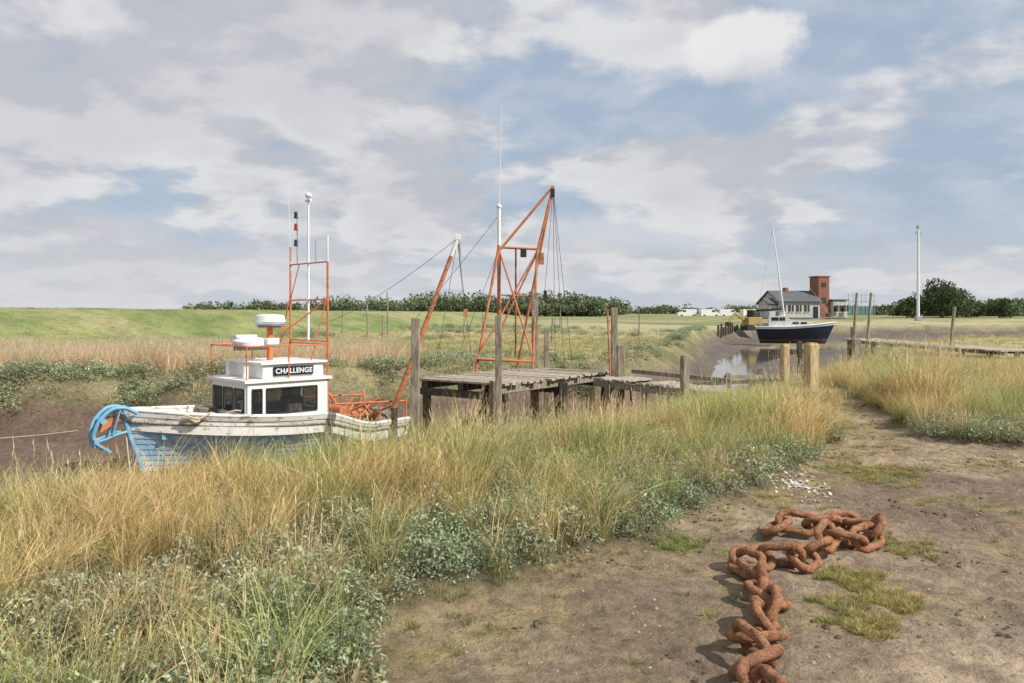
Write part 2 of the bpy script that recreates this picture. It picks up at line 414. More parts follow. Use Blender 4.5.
def scatter(name,coll,x,y,z,scl,rz,tilt=.12,zs=None):
    n=len(x);me=bpy.data.meshes.new(name);me.vertices.add(n)
    me.vertices.foreach_set('co',np.stack([x,y,z],1).astype(np.float32).ravel())
    r=np.stack([rng.normal(0,tilt,n),rng.normal(0,tilt,n),rz],1).astype(np.float32)
    a=me.attributes.new('rot','FLOAT_VECTOR','POINT');a.data.foreach_set('vector',r.ravel())
    zs=scl if zs is None else zs
    s=np.stack([scl,scl,zs],1).astype(np.float32)
    a=me.attributes.new('scl','FLOAT_VECTOR','POINT');a.data.foreach_set('vector',s.ravel())
    a=me.attributes.new('idx','INT','POINT');a.data.foreach_set('value',rng.integers(0,len(coll.objects),n).astype(np.int32))
    o=bpy.data.objects.new(name,me);COL.objects.link(o)
    gt=bpy.data.node_groups.new(name+'_nodes','GeometryNodeTree')
    gt.interface.new_socket('Geometry',in_out='INPUT',socket_type='NodeSocketGeometry')
    gt.interface.new_socket('Geometry',in_out='OUTPUT',socket_type='NodeSocketGeometry')
    gi=gt.nodes.new('NodeGroupInput');go=gt.nodes.new('NodeGroupOutput')
    ip=gt.nodes.new('GeometryNodeInstanceOnPoints');ci=gt.nodes.new('GeometryNodeCollectionInfo')
    ci.inputs['Collection'].default_value=coll;ci.inputs['Separate Children'].default_value=True;ci.inputs['Reset Children'].default_value=True
    def na(t,nm):
        n_=gt.nodes.new('GeometryNodeInputNamedAttribute');n_.data_type=t;n_.inputs['Name'].default_value=nm
        return [s_ for s_ in n_.outputs if s_.enabled and s_.name=='Attribute'][0]
    gt.links.new(gi.outputs[0],ip.inputs['Points']);gt.links.new(ci.outputs[0],ip.inputs['Instance'])
    ip.inputs['Pick Instance'].default_value=True
    gt.links.new(na('INT','idx'),ip.inputs['Instance Index']);gt.links.new(na('FLOAT_VECTOR','rot'),ip.inputs['Rotation'])
    gt.links.new(na('FLOAT_VECTOR','scl'),ip.inputs['Scale']);gt.links.new(ip.outputs[0],go.inputs[0])
    md=o.modifiers.new('scatter','NODES');md.node_group=gt
    return o
def pts(n,x0,x1,y0,y1):
    return rng.uniform(x0,x1,n),rng.uniform(y0,y1,n)
def keep(p,*arr):
    k=rng.random(len(p))<p;return [a[k] for a in arr]
def purs_f(x,y):
    e=np.interp(y,GXY,GXX);pz=fbm(x*.9,y*.9,3,101)
    wd=np.interp(y,[3,4.5,6,8,10],[1.4,1.7,1.9,1.1,.5])
    rim=sst(0.5,-.4,(e-x)-wd+(pz-.5)*3.0)*sst(11,8.5,y)
    rim2=((x>5.2)&(y>9))*sst(12.2,11.0,y+(pz-.5))*1.0
    rr=((x>y*.50)&(y>9))*sst(.45,.55,pz)*.8
    return np.clip(np.maximum(np.maximum(sst(.53,.61,pz)*sst(13,9,y)*.9,rim*.90),np.maximum(rim2,rr)),0,1)

# near grass
x,y=pts(44000,-13,14,1.6,24)
cn,cf=creek(x,y);d=dirtmask(x,y);purs=purs_f(x,y)
infr=(np.abs(x)<y*.70+1.5)
p=(1-sst(.15,.75,d))*(cn<.6)*(y<farline(x))*(1-.82*purs)*infr
x,y,pu=keep(p,x,y,purs);z=height(x,y)
cn,cf=creek(x,y)
hn=fbm(x*.6,y*.6,3,111);h2=fbm(x*1.7,y*1.7,2,113);dd=dirtmask(x,y)
s=(.42+.75*hn+.55*(h2-.5)+.14)*rng.uniform(.65,1.25,len(x))*(1-.55*sst(0,.5,dd))*(1-.25*sst(.05,.5,cn))*(1-.25*pu)
s=s*(1+.22*sst(-4,0,x)*sst(13,10,y))
s=s*(1-.5*sst(3.4,4.4,x)*(x<6.8)*sst(10.5,12.5,y))
s=s*np.where((x>5.5)&(y>9.5)&(x<y*.54)&(y<15),1.75*sst(25,13,y)*.6+.6,1)
scatter('marsh_grass',cG,x,y,z-.02,s,rng.normal(0,1.0,len(x)))
x,y=pts(9500,-13,13,1.6,24)
cn,cf=creek(x,y);d=dirtmask(x,y);hn=fbm(x*.5+9,y*.5,3,121)
p=(d<.2)*(cn<.45)*sst(.36,.56,hn)*(np.abs(x)<y*.7+1.5)*(1-.75*purs_f(x,y))*(1-((x>3.6)&(x<6.8)&(y>11.5))*.8)
x,y=keep(p,x,y)
scatter('dry_grass_stalks',cS,x,y,height(x,y)-.02,rng.uniform(.5,1.0,len(x))*np.where((x>5.5)&(y>9.5)&(x<y*.54),1.4,1),rng.normal(0,1,len(x)))
# purslane near
x,y=pts(19000,-11,14,1.8,24)
cn,cf=creek(x,y);d=dirtmask(x,y)
p=(1-sst(.15,.6,d))*(cn<.8)*np.clip(purs_f(x,y)+sst(.25,.5,cn)*.4+.05,0,1)*(np.abs(x)<y*.7+1.5)
x,y=keep(p,x,y)
scatter('sea_purslane',cP,x,y,height(x,y)-.04,rng.uniform(.6,1.4,len(x)),rng.uniform(0,6.28,len(x)))
# short turf on path
cx=[(1.92,4.36,.17,120),(2.26,4.72,.16,110),(2.19,5.15,.2,130),(1.95,4.72,.18,40),(1.25,5.95,.2,40),(2.9,5.9,.25,60),(3.9,8.6,.6,260)]
X_=[];Y_=[]
for a_,b_,r_,n_ in cx:
    t=rng.uniform(0,6.28,n_);r=r_*np.sqrt(rng.random(n_));X_.append(a_+r*np.cos(t)*(1+.3*np.sin(3*t)));Y_.append(b_+r*np.sin(t)*(1+.3*np.cos(4*t)))
x2,y2=pts(14000,-2,9,2.5,20);dd=dirtmask(x2,y2);ed=np.interp(y2,GXY,GXX)
p=(dd>.1)*np.clip(sst(1.6,0,x2-ed)*.6*sst(.36,.56,fbm(x2*2,y2*2,3,88))+sst(.57,.67,fbm(x2*1.6,y2*2.2,5,87))*.35,0,1)
x2,y2=keep(p,x2,y2);X_.append(x2);Y_.append(y2);x=np.concatenate(X_);y=np.concatenate(Y_)
scatter('short_turf',cM,x,y,height(x,y)-.005,rng.uniform(.3,1.0,len(x)),rng.uniform(0,6.28,len(x)))
# far-side marsh
x,y=pts(40000,-60,60,22,92)
cn,cf=creek(x,y);yf=farline(x);dist=y-yf
inf=(np.abs(x)<y*.68+2)
reedz=sst(-23,-20,x)*sst(-5,-9,x)*sst(1.5,3,dist)*sst(12,9,dist)
p=(cf<.75)*(dist>-2)*inf*sst(90,30,y)*.8*(1-reedz*.8)*(1-sst(.55,.66,fbm(x*.2,y*.2,3,131))*.6)*(1-.55*(embf(x,y)>.05))
x1,y1=keep(p,x,y);em=embf(x1,y1)>.05
scatter('far_marsh_grass',cF,x1,y1,height(x1,y1)-.03,rng.uniform(.8,1.7,len(x1)),rng.normal(0,1,len(x1)),zs=rng.uniform(.35,.85,len(x1))*np.where(em,.42,1))
x,y=pts(8500,-27,-3,25,38)
dist=y-farline(x)
p=sst(-26.5,-21,x)*sst(-3.5,-8,x)*sst(.8,2.2,dist)*sst(13,9,dist)*(embf(x,y)<.05)*(fbm(x*.4,y*.8,3,133)>.33)
x,y=keep(p,x,y)
scatter('reed_bed',cR,x,y,height(x,y)-.03,rng.uniform(.9,1.45,len(x)),rng.normal(0,1,len(x)))
x,y=pts(12000,-40,40,22,90)
cn,cf=creek(x,y);dist=y-farline(x)
p=(cf<.85)*(dist>-2.4)*(np.abs(x)<y*.68+2)*np.clip(sst(3.2,0,dist)*.9+sst(.56,.66,fbm(x*.2,y*.2,3,131))*.40,0,1)*(embf(x,y)<.1)
x,y=keep(p,x,y)
scatter('far_sea_purslane',cP,x,y,height(x,y)-.08,rng.uniform(2.2,4.2,len(x)),rng.uniform(0,6.28,len(x)),zs=rng.uniform(1.5,2.6,len(x)))
x,y=pts(12000,9,60,20,60)
cn,cf=creek(x,y);d=dirtmask(x,y)
nearwalk=((x>12)&(x<19.5)&(y>20)&(y<37))
p=(d<.3)*(cn<.6)*(y<farline(x))*(np.abs(x)<y*.68+2)*(1-.7*sst(25,34,y))
x,y,nw=keep(p,x,y,nearwalk)
scatter('bank_grass',cF,x,y,height(x,y)-.03,rng.uniform(.9,1.6,len(x)),rng.normal(0,1,len(x)),zs=rng.uniform(.3,.8,len(x))*np.where(nw,.45,1))

# pebbles, clods, shells
def pebble(name,coll,key,flat,jit=.15):
    b_=MB();b_.dome((0,0,0),(1,.8,flat),key,9,6)
    b_.v=[(p[0]*random.uniform(1-jit,1+jit),p[1]*random.uniform(1-jit,1+jit),p[2]*random.uniform(1-jit,1+jit)) for p in b_.v]
    me=bpy.data.meshes.new(name);me.from_pydata(b_.v,[],b_.f);me.materials.append(M[key]);o=bpy.data.objects.new(name,me);coll.objects.link(o)
M['stone']=m_simple('stone',(.28,.23,.18),(.47,.41,.33),9,.85,.4)
M['clod']=m_simple('soil_clod',(.25,.185,.13),(.42,.335,.24),5,.95,.9,0,(1,1,1),.1)
M['shell']=m_simple('shell',(.72,.68,.60),(.45,.41,.35),30,.6,.3)
cB=bpy.data.collections.new('pebble_sources');cH=bpy.data.collections.new('shell_sources');cC=bpy.data.collections.new('clod_sources')
for k in range(3): pebble(f'pebble_{k}',cB,'stone',.6);pebble(f'shell_{k}',cH,'shell',.25);pebble(f'clod_{k}',cC,'clod',.5,.3)
x,y=pts(9000,-2,9,2.5,16);d=dirtmask(x,y);x,y=keep((d>.5)*sst(.35,.7,fbm(x*1.2,y*1.2,3,141)),x,y)
scatter('pebbles',cB,x,y,height(x,y),.003+.013*rng.random(len(x))**5,rng.uniform(0,6.28,len(x)))
x,y=pts(16000,-2,9,2.5,14);d=dirtmask(x,y);x,y=keep((d>.3)*sst(.5,.7,fbm(x*1.8,y*1.8,3,143)),x,y)
scatter('soil_clods',cC,x,y,height(x,y),.006+.020*rng.random(len(x))**3,rng.uniform(0,6.28,len(x)),tilt=.3)
n_=260;t=rng.uniform(0,6.28,n_);r=np.abs(rng.normal(0,.5,n_));x=2.87+r*np.cos(t)*.40;y=8.1+r*np.sin(t)*.9
scatter('oyster_shells',cH,x,y,height(x,y)+.008,rng.uniform(.008,.024,n_),rng.uniform(0,6.28,n_),tilt=.4)

# ------------------------------------------------------------------ rusty chain
def smooth_path(P_,n):
    P_=[np.array(p,float) for p in P_];P_=[2*P_[0]-P_[1]]+P_+[2*P_[-1]-P_[-2]];out=[]
    for i in range(1,len(P_)-2):
        for k in range(n):
            t=k/n;a,b_,c_,d_=P_[i-1:i+3]
            out.append(.5*((2*b_)+(-a+c_)*t+(2*a-5*b_+4*c_-d_)*t*t+(-a+3*b_-3*c_+d_)*t**3))
    out.append(P_[-2]);return out
cp=smooth_path([(1.0,3.1),(1.10,3.42),(1.06,3.62),(1.20,3.80),(1.16,4.0),(1.34,4.18),(1.38,4.40),(1.50,4.6),(1.46,4.85),(1.56,5.08),(1.50,5.3),(1.70,5.38),(1.92,5.30),(2.10,5.52),(2.34,5.76),(2.60,5.80),(2.74,6.02),(2.60,6.22),(2.34,6.05),(2.10,6.14),(1.90,5.97),(1.74,5.82)],40)
dist=[0]
for i_ in range(1,len(cp)): dist.append(dist[-1]+np.hypot(*(cp[i_]-cp[i_-1])))
pitch=.205;nl=int(dist[-1]/pitch);chain=empty('rusty_chain')
cpx=np.interp(np.arange(nl)*pitch,dist,[p[0] for p in cp]);cpy=np.interp(np.arange(nl)*pitch,dist,[p[1] for p in cp])
rolls=[28,-62,35,-40,70,-25,48,-55,20,-68,40,-45]
for k in range(nl-1):
    b_=MB();r=.027;Lk=.330;W=.212;rr=(W-2*r)/2;st=(Lk-W)/2;pp=[]
    for j in range(13):
        a_=-math.pi/2+math.pi*j/12;pp.append((st+rr*math.cos(a_),rr*math.sin(a_),0))
    for j in range(1,5): pp.append((st-2*st*j/5,rr-.004,0))
    for j in range(13):
        a_=math.pi/2+math.pi*j/12;pp.append((-st+rr*math.cos(a_),rr*math.sin(a_),0))
    for j in range(1,5): pp.append((-st+2*st*j/5,-rr+.004,0))
    b_.path(pp,r,'rust',12,True)
    b_.v=[(p[0]+random.gauss(0,.0018),p[1]+random.gauss(0,.0018),p[2]+random.gauss(0,.0018)) for p in b_.v]
    o_=b_.make(f'link_{k+1}',chain)
    mx_=(cpx[k]+cpx[k+1])/2;my_=(cpy[k]+cpy[k+1])/2
    yaw=math.atan2(cpy[k+1]-cpy[k],cpx[k+1]-cpx[k])+random.gauss(0,.2)
    rd_=rolls[k%12]+random.gauss(0,6);roll=math.radians(rd_)
    o_.rotation_euler=(Matrix.Rotation(yaw,3,'Z')@Matrix.Rotation(random.gauss(0,.12),3,'Y')@Matrix.Rotation(roll,3,'X')).to_euler()
    hz=abs(math.sin(roll))*rr+r
    o_.location=(mx_,my_,H(mx_,my_)+.5*hz+.5*.085 -.006+(.04*abs(math.sin(k*.9)) if k>13 else 0))

# ------------------------------------------------------------------ fishing boat
bt=empty('fishing_boat',(-5.75,19.0,-2.2),math.radians(223.8))
BW=1.42
def hb(t):
    return BW*(1-((t-.42)/.58)**2.5)+.035*t if t>.42 else BW*(1-.24*((.42-t)/.42)**2)
def sheer(t): return 1.50+.30*max(0,(t-.4)/.6)**1.7-.38*sst(.42,.18,np.array(t)).item()
def hullp(t,s,off=0):
    e=.42+.75*max(0,(t-.35)/.65)**1.5
    xb=3.25-.55*(1-s)**1.4;xs_=-3.3+.25*(1-s)
    zk=.0+.10*t;sh=sheer(t)
    return Vector((xs_+(xb-xs_)*t,(hb(t)*(s**e)+off),zk+(sh-zk)*s))
hull=MB();ns=34;nk=14
for side in (1,-1):
    for k in range(nk):
        s0,s1=k/nk,(k+1)/nk
        key='antifoul' if s1<.25 else ('blue' if s1<=.86 else 'whitehull')
        vs=[]
        for i_ in range(ns+1):
            t=i_/ns;t=1-(1-t)**1.25
            a_=hullp(t,s0,.016 if t<.995 else .004);c_=hullp(t,s1,0);a_.y*=side;c_.y*=side;vs+=[a_,c_]
        fs=[]
        for i_ in range(ns):
            f=[2*i_,2*i_+2,2*i_+3,2*i_+1];fs.append(f if side<0 else f[::-1])
        hull.add(vs,fs,key)
        vs2=[]
        for i_ in range(ns+1):
            t=i_/ns;t=1-(1-t)**1.25
            a_=hullp(t,s0,.016 if t<.995 else .004);c_=hullp(t,s0,0);a_.y*=side;c_.y*=side;vs2+=[a_,c_]
        hull.add(vs2,[[2*i_,2*i_+2,2*i_+3,2*i_+1] for i_ in range(ns)],'darkwood')
vs=[]
for k in range(nk+1): p_=hullp(0,k/nk);vs+=[p_,Vector((p_.x,-p_.y,p_.z))]
hull.add(vs,[[2*k,2*k+1,2*k+3,2*k+2] for k in range(nk)],'blue')
di=[];
for i_ in range(ns+1):
    t=i_/ns;t=(1-(1-t)**1.25)*.985
    p_=hullp(t,1);w=max(.02,p_.y-.07);di.append((p_.x,w,p_.z,p_.z-.42))
for side in (1,-1):
    vs=[];
    for (a_,w,zt,zd) in di: vs+=[(a_,side*w,zt),(a_,side*w*.97,zd)]
    hull.add(vs,[[2*i_,2*i_+2,2*i_+3,2*i_+1] for i_ in range(ns)],'whitehull')
    hull.path([(a_,side*(w+.035),zt+.012) for (a_,w,zt,zd) in di],.045,'whitehull',6)
    hull.path([(hullp(i_/ns,.857).x,side*(hullp(i_/ns,.857).y+.02),hullp(i_/ns,.857).z) for i_ in range(ns+1)],.03,'wood',6)
vs=[]
for (a_,w,zt,zd) in di: vs+=[(a_,w*.97,zd),(a_,-w*.97,zd)]
hull.add(vs,[[2*i_,2*i_+1,2*i_+3,2*i_+2] for i_ in range(ns)],'woodh')
hull.path([Vector((hullp(1,s_/10).x+.03,0,hullp(1,s_/10).z)) for s_ in range(0,11)]+[Vector((3.30,0,1.90))],.055,'bluem',8)
hull.make('hull',bt)
# wheelhouse
wh=MB()
def wall(axis_,c,u0,u1,z0,z1,wins,key='white',th=.05):
    def bx(a,b,zl,zh,k=key,t=th,off=0):
        if b-a<.004 or zh-zl<.004: return
        if axis_=='x': wh.box(((a+b)/2,c+off,(zl+zh)/2),(b-a,t,zh-zl),k)
        else: wh.box((c+off,(a+b)/2,(zl+zh)/2),(t,b-a,zh-zl),k)
    if not wins: bx(u0,u1,z0,z1);return
    zl=wins[0][2];zh=wins[0][3]
    bx(u0,u1,z0,zl);bx(u0,u1,zh,z1)
    cur=u0
    for (a,b,_,_) in wins:
        bx(cur,a,zl,zh);cur=b
        bx(a+.0,b-.0,zl,zh,'glass',.012)
        sg=1 if c>0 else -1
        for (p0,p1,q0,q1) in ((a,b,zl-.02,zl+.012),(a,b,zh-.012,zh+.02)):
            bx(p0,p1,q0,q1,'black',.02,sg*.034)
        for pm in (a,b): bx(pm-.01,pm+.01,zl+.013,zh-.013,'black',.02,sg*.034)
    bx(cur,u1,zl,zh)
wz0,wz1=.95,2.27
wall('x',.90,-1.0,1.0,wz0,wz1,[(-.72,.56,1.56,2.12),(.66,.90,1.56,2.12)])
wall('x',-.90,-1.0,1.0,wz0,wz1,[(-.80,-.1,1.60,2.10),(.05,.80,1.60,2.10)])
wall('y',1.0,-.875,.875,wz0,wz1,[(-.80,-.32,1.62,2.12),(-.24,.24,1.62,2.12),(.32,.80,1.62,2.12)])
wall('y',-1.0,-.875,.875,wz0,wz1,[(-.3,.55,1.55,2.12)])
wh.box((0,0,2.30),(2.18,1.98,.07),'white')
wh.box((0,0,1.35),(1.9,1.7,.04),'dark')
wh.box((.6,-.2,1.55),(.35,1.0,.35),'wood');wh.box((-.4,.3,1.6),(.4,.4,.5),'wood')
wh.path([(.38,.0+.17*math.cos(a_/14*6.283),1.85+.17*math.sin(a_/14*6.283)) for a_ in range(14)],.015,'wood',6,True)
wh.box((-.16,0,2.50),(1.55,1.72,.33),'white');wh.box((-.16,0,2.685),(1.68,1.86,.05),'white')
wh.box((-.5,.935,1.25),(.5,.02,.12),'rustorange');wh.cyl((.85,.93,1.2),(.85,.96,1.2),.06,'metal',n=16)
wh.make('wheelhouse',bt)
nb=MB();nb.box((-.14,.885,2.50),(1.0,.035,.20),'navy');nb.make('name_board',bt)
fc=bpy.data.curves.new('boat_name','FONT');fc.body='CHALLENGE';fc.size=.16;fc.extrude=.004;fc.offset=.004;fc.align_x='CENTER';fc.align_y='CENTER';fc.space_character=1.05
fo=bpy.data.objects.new('boat_name',fc);COL.objects.link(fo);fc.materials.append(M['cloth']);fo.parent=bt
fo.location=(-.14,.908,2.50);fo.rotation_euler=(math.radians(90),0,math.radians(180))
gn=MB()
for sy in (-.9,.9):
    gn.cyl((-1.02,sy,.95),(-1.02,sy,5.05),.026,'orange')
    gn.cyl((-.62,sy*.93,2.7),(-1.02,sy,4.3),.014,'orange')
for zz in (3.15,4.15,5.05): gn.cyl((-1.02,-.9,zz),(-1.02,.9,zz),.018,'orange')
gn.cyl((-1.02,-.9,4.15),(-1.02,-.45,5.05),.012,'orange')
gn.cyl((-1.02,.9,4.15),(-.1,.0,3.2),.018,'orange')
gn.cyl((-1.02,.9,5.05),(-1.02,.9,5.68),.02,'white');gn.cyl((-1.02,-.9,5.05),(-1.02,-.9,5.5),.02,'orange')
gn.make('gantry',bt)
rl=MB()
def loop(z,ins=0,r=.018):
    q=[(1.02-ins,.92),(1.02-ins,-.92),(-1.02,-.92),(-1.02,.92)]
    for i_ in range(4): rl.cyl((*q[i_],z),(*q[(i_+1)%4],z),r,'orange')
loop(3.08,0,.015)
for (a_,b2) in ((1.02,.92),(1.02,-.92),(0,.92),(0,-.92)): rl.cyl((a_,b2,2.3),(a_,b2,3.10),.015,'orange')
rl.make('roof_rail',bt)
ms=MB()
ms.cyl((-1.02,0,3.1),(-1.02,0,6.65),.03,'white',.022);ms.dome((-1.02,0,6.72),(.085,.085,.07),'cloth')
ms.cyl((-1.02,-.12,6.6),(-1.02,.12,6.6),.03,'cloth')
ms.cyl((-1.02,-.55,5.05),(-1.02,-.55,6.35),.016,'metal')
for zz,k in ((6.28,'black'),(5.98,'redlight'),(5.58,'black')):
    ms.cyl((-.98,-.55,zz-.06),(-.98,-.55,zz+.06),.044,k,n=12);ms.cyl((-.98,-.55,zz+.06),(-.98,-.55,zz+.09),.046,'black',.02,12)
    ms.cyl((-.98,-.55,zz-.08),(-.98,-.55,zz-.06),.052,'black',n=12)
ms.cyl((-1.02,-.88,4.9),(-1.0,-.98,7.1),.011,'cloth',.004)
ms.cyl((-1.02,.35,5.05),(-1.02,.35,5.6),.012,'metal')
ms.make('mast_and_lights',bt)
rd=MB()
rd.cyl((0,0,2.7),(0,0,3.5),.07,'orange');rd.box((0,0,3.5),(.42,.42,.04),'orange')
rd.cyl((0,0,3.62),(0,0,3.76),.372,'cloth',.33,28);rd.dome((0,0,3.76),(.33,.33,.04),'cloth',28,6,0);rd.cyl((0,0,3.56),(0,0,3.62),.33,'cloth',.372,28)
rd.cyl((0,0,3.525),(0,0,3.56),.31,'bluem',n=28)
rd.make('radar',bt)
lr=MB();
lr.dome((.5,.05,3.16),(.44,.34,.11),'cloth',18,8);lr.cyl((.5,.05,3.08),(.5,.05,3.16),.36,'cloth',n=20);lr.box((.5,.05,3.02),(.8,.1,.12),'wood')
lr.box((.15,.35,3.17),(.3,.25,.15),'cloth');lr.box((.6,-.1,3.29),(.5,.3,.06),'cloth')
lr.cyl((.85,.5,2.35),(.85,.5,2.62),.07,'cloth');lr.cyl((.8,-.5,2.35),(.8,-.5,2.7),.05,'cloth')
lr.make('liferaft',bt)
bw=MB()
for sy in (.22,-.22):
    bw.path(smooth_path([(3.1,sy*1.2,1.74),(3.32,sy,1.86),(3.58,sy*.8,1.84),(3.80,sy*.7,1.62),(3.9,sy*.5,1.32),(3.83,sy*.35,1.12)],6),.042,'bluem',8)
    bw.path(smooth_path([(3.25,sy*.4,1.35),(3.45,sy*.6,1.32),(3.68,sy*.6,1.24),(3.86,sy*.5,1.20)],6),.03,'bluem',8)
    bw.beam((3.42,sy*.85,1.84),(3.55,sy*.6,1.32),.03,.10,'bluem')
bw.cyl((3.74,-.22,1.62),(3.74,.22,1.62),.06,'bluem');bw.cyl((3.4,-.2,1.83),(3.4,.2,1.83),.05,'rustorange')
bw.box((3.85,0,1.18),(.10,.34,.2),'bluem');bw.beam((3.3,0,1.72),(3.78,0,1.44),.08,.16,'rustorange')
bw.beam((3.86,.14,1.18),(3.6,.26,.98),.12,.03,'bluem');bw.beam((3.86,-.14,1.18),(3.6,-.26,.98),.12,.03,'bluem')
bw.make('bow_roller_and_anchor',bt)
dk=MB()
dk.box((1.9,0,1.32),(.7,.8,.36),'whitehull');dk.box((1.9,0,1.52),(.78,.88,.05),'woodh')
dk.cyl((2.5,-.35,1.45),(2.5,.35,1.45),.12,'rustorange');dk.box((2.5,.38,1.35),(.3,.06,.4),'bluem');dk.box((2.5,-.38,1.35),(.3,.06,.4),'bluem')
dk.box((1.25,.65,1.42),(.45,.35,.3),'bluem',.3);dk.box((1.3,-.6,1.5),(.4,.4,.3),'wood',.6)
for k in range(5):
    dk.path([(2.15+.2*math.cos(a_/14*6.283)+random.uniform(-.02,.02),.72+.17*math.sin(a_/14*6.283),1.5+.03*k) for a_ in range(14)],.018,'rope',6,True)
dk.path([(x_,.95+.1*math.sin(x_*7),1.66+.05*math.sin(x_*11)) for x_ in np.linspace(1.2,2.4,16)],.02,'rope',6)
dk.make('deck_gear',bt)
sg=MB()
for sy in (1.0,-1.0):
    for x_ in (-1.5,-2.4,-3.2): sg.cyl((x_,sy*1.05,.8),(x_,sy*1.05,1.62),.022,'orange')
    sg.cyl((-1.1,sy*1.05,1.66),(-3.25,sy*1.03,1.58),.022,'orange')
for k in range(18): sg.cyl((random.uniform(-3.1,-1.4),random.uniform(-1,1),.95),(random.uniform(-3.2,-1.4),random.uniform(-1.1,1.1),random.uniform(1.3,1.8)),random.uniform(.015,.035),random.choice(['orange','rustorange','rustorange']))
sg.box((-2.3,0,1.15),(.8,.8,.4),'rustorange');sg.box((-2.8,.4,1.2),(.4,.4,.35),'wood',.4);sg.box((-1.7,.5,1.1),(.5,.4,.35),'orange',.2)
sg.cyl((-1.8,-.4,1.35),(-1.8,.4,1.35),.15,'rustorange',n=16)
sg.make('stern_gear',bt)
rp=MB()
rp.path(sag((-8.75,16.15,-.75),(-19,19.5,-.95),.35),.018,'rope',6)
rp.path(sag((-8.0,16.6,-.95),(-3.6,8.0,-.45),.5),.014,'rope',6)
rp.make('mooring_ropes')

# ------------------------------------------------------------------ jetty
jt=empty('wooden_jetty')
jd=MB();P1=Vector((-2.05,17.7,0));P2=Vector((-.15,16.25,0));P3=Vector((2.45,19.7,0));P4=P1+P3-P2
npk=27
for k in range(npk):
    t0=(k+.5)/npk;a_=P2.lerp(P3,t0);b_=P1.lerp(P4,t0);ex=random.uniform(-.07,.1)
    dr=(b_-a_).normalized();zz=.17+random.uniform(-.008,.012)
    if k in (9,): continue
    jd.beam((*(a_-dr*ex).xy,zz),(*(b_+dr*random.uniform(-.05,.1)).xy,zz+random.uniform(-.01,.01)),.146,.045,'woodh')
jd.make('deck_planks',jt)
jb=MB()
for q in (.06,.5,.94):
    a_=P1.lerp(P2,q);b_=P4.lerp(P3,q);jb.beam((*a_.xy,.06),(*b_.xy,.06),.16,.17,'darkwood' if q!=.94 else 'wood')
for t in (.02,.5,.98):
    a_=P2.lerp(P3,t);b_=P1.lerp(P4,t);jb.beam((*a_.xy,-.10),(*b_.xy,-.10),.14,.15,'darkwood')
    for qq in (.06,.94):
        c_=a_.lerp(b_,qq);jb.cyl((c_.x,c_.y,-2.0),(c_.x,c_.y,-.02),.095,'darkwood')
jb.beam((-2.0,17.75,-1.5),(-.3,16.45,-.2),.05,.12,'darkwood')
jb.beam((.0,16.6,-1.4),(1.1,18.0,-.2),.05,.12,'darkwood')
jb.make('understructure',jt)
jp=MB()
def post(mb,x_,y_,z0,z1,w,k,lx=0,ly=0):
    mb.beam((x_,y_,z0),(x_+lx,y_+ly,z1),w,w,k)
post(jp,-2.12,17.45,-2,1.52,.17,'wood',.02);post(jp,-.27,16.1,-1.9,1.58,.13,'wood')
post(jp,.62,20.75,-2,2.16,.17,'wood',-.03);post(jp,2.5,19.4,-2,1.76,.15,'wood',-.02)
post(jp,2.58,19.0,-1.8,.86,.17,'wood');post(jp,.9,20.9,-2,1.2,.12,'wood')
post(jp,-.38,16.35,-1.9,.25,.2,'wood',.02);post(jp,1.15,18.0,-2,.1,.2,'darkwood')
jp.cyl((2.40,19.35,-.4),(2.30,19.3,1.72),.022,'rustorange')
jp.make('posts',jt)
wk=MB()
A=Vector((2.25,19.0,0));B=Vector((4.95,15.5,0));dr=(B-A).normalized();pr=Vector((-dr.y,dr.x,0))
n2_=30
for k in range(n2_):
    c_=A.lerp(B,(k+.5)/n2_);ww=.45+random.uniform(-.04,.04);zz=.10-.10*k/n2_+random.uniform(-.012,.012)
    if k in (7,8,19): continue
    wk.beam((*(c_-pr*ww).xy,zz),(*(c_+pr*ww).xy,zz+random.uniform(-.02,.02)),.125,.04,'woodh')
for sd in (-.4,.4):
    wk.beam((*(A+pr*sd).xy,.0),(*(B+pr*sd).xy,-.09),.08,.15,'wood')
for k in range(4):
    c_=A.lerp(B,.1+.26*k)
    for sd in (-.42,.42): wk.cyl((*(c_+pr*sd).xy,-1.8),(*(c_+pr*sd).xy,.05),.07,'wood')
wk.beam((2.7,18.0,.32),(4.35,15.9,.28),.05,.09,'wood')
wk.make('gangway',jt)
for (x_,y_,z1,w,k) in ((6.17,16.5,.99,.23,'newwood'),(6.48,19.0,.86,.17,'newwood'),(3.5,16.2,.74,.14,'wood')):
    pb=MB();pb.box((0,0,z1/2-.8),(w,w,z1+1.6),k,.3,j=.004);pb.box((0,0,z1+.01),(w*.8,w*.8,.03),k,.3)
    o_=pb.make('timber_post');o_.location=(x_,y_,0)
pb=MB()
pb.beam((5.2,19.6,.05),(7.6,20.3,.02),.05,.1,'wood');pb.beam((4.7,21.5,-.3),(6.9,20.6,-.1),.05,.1,'wood')
for x_,y_ in((5.3,19.6),(7.4,20.2),(6.3,19.95)): pb.beam((x_,y_,-1.8),(x_,y_,.16),.1,.1,'wood')
pb.make('low_rail')

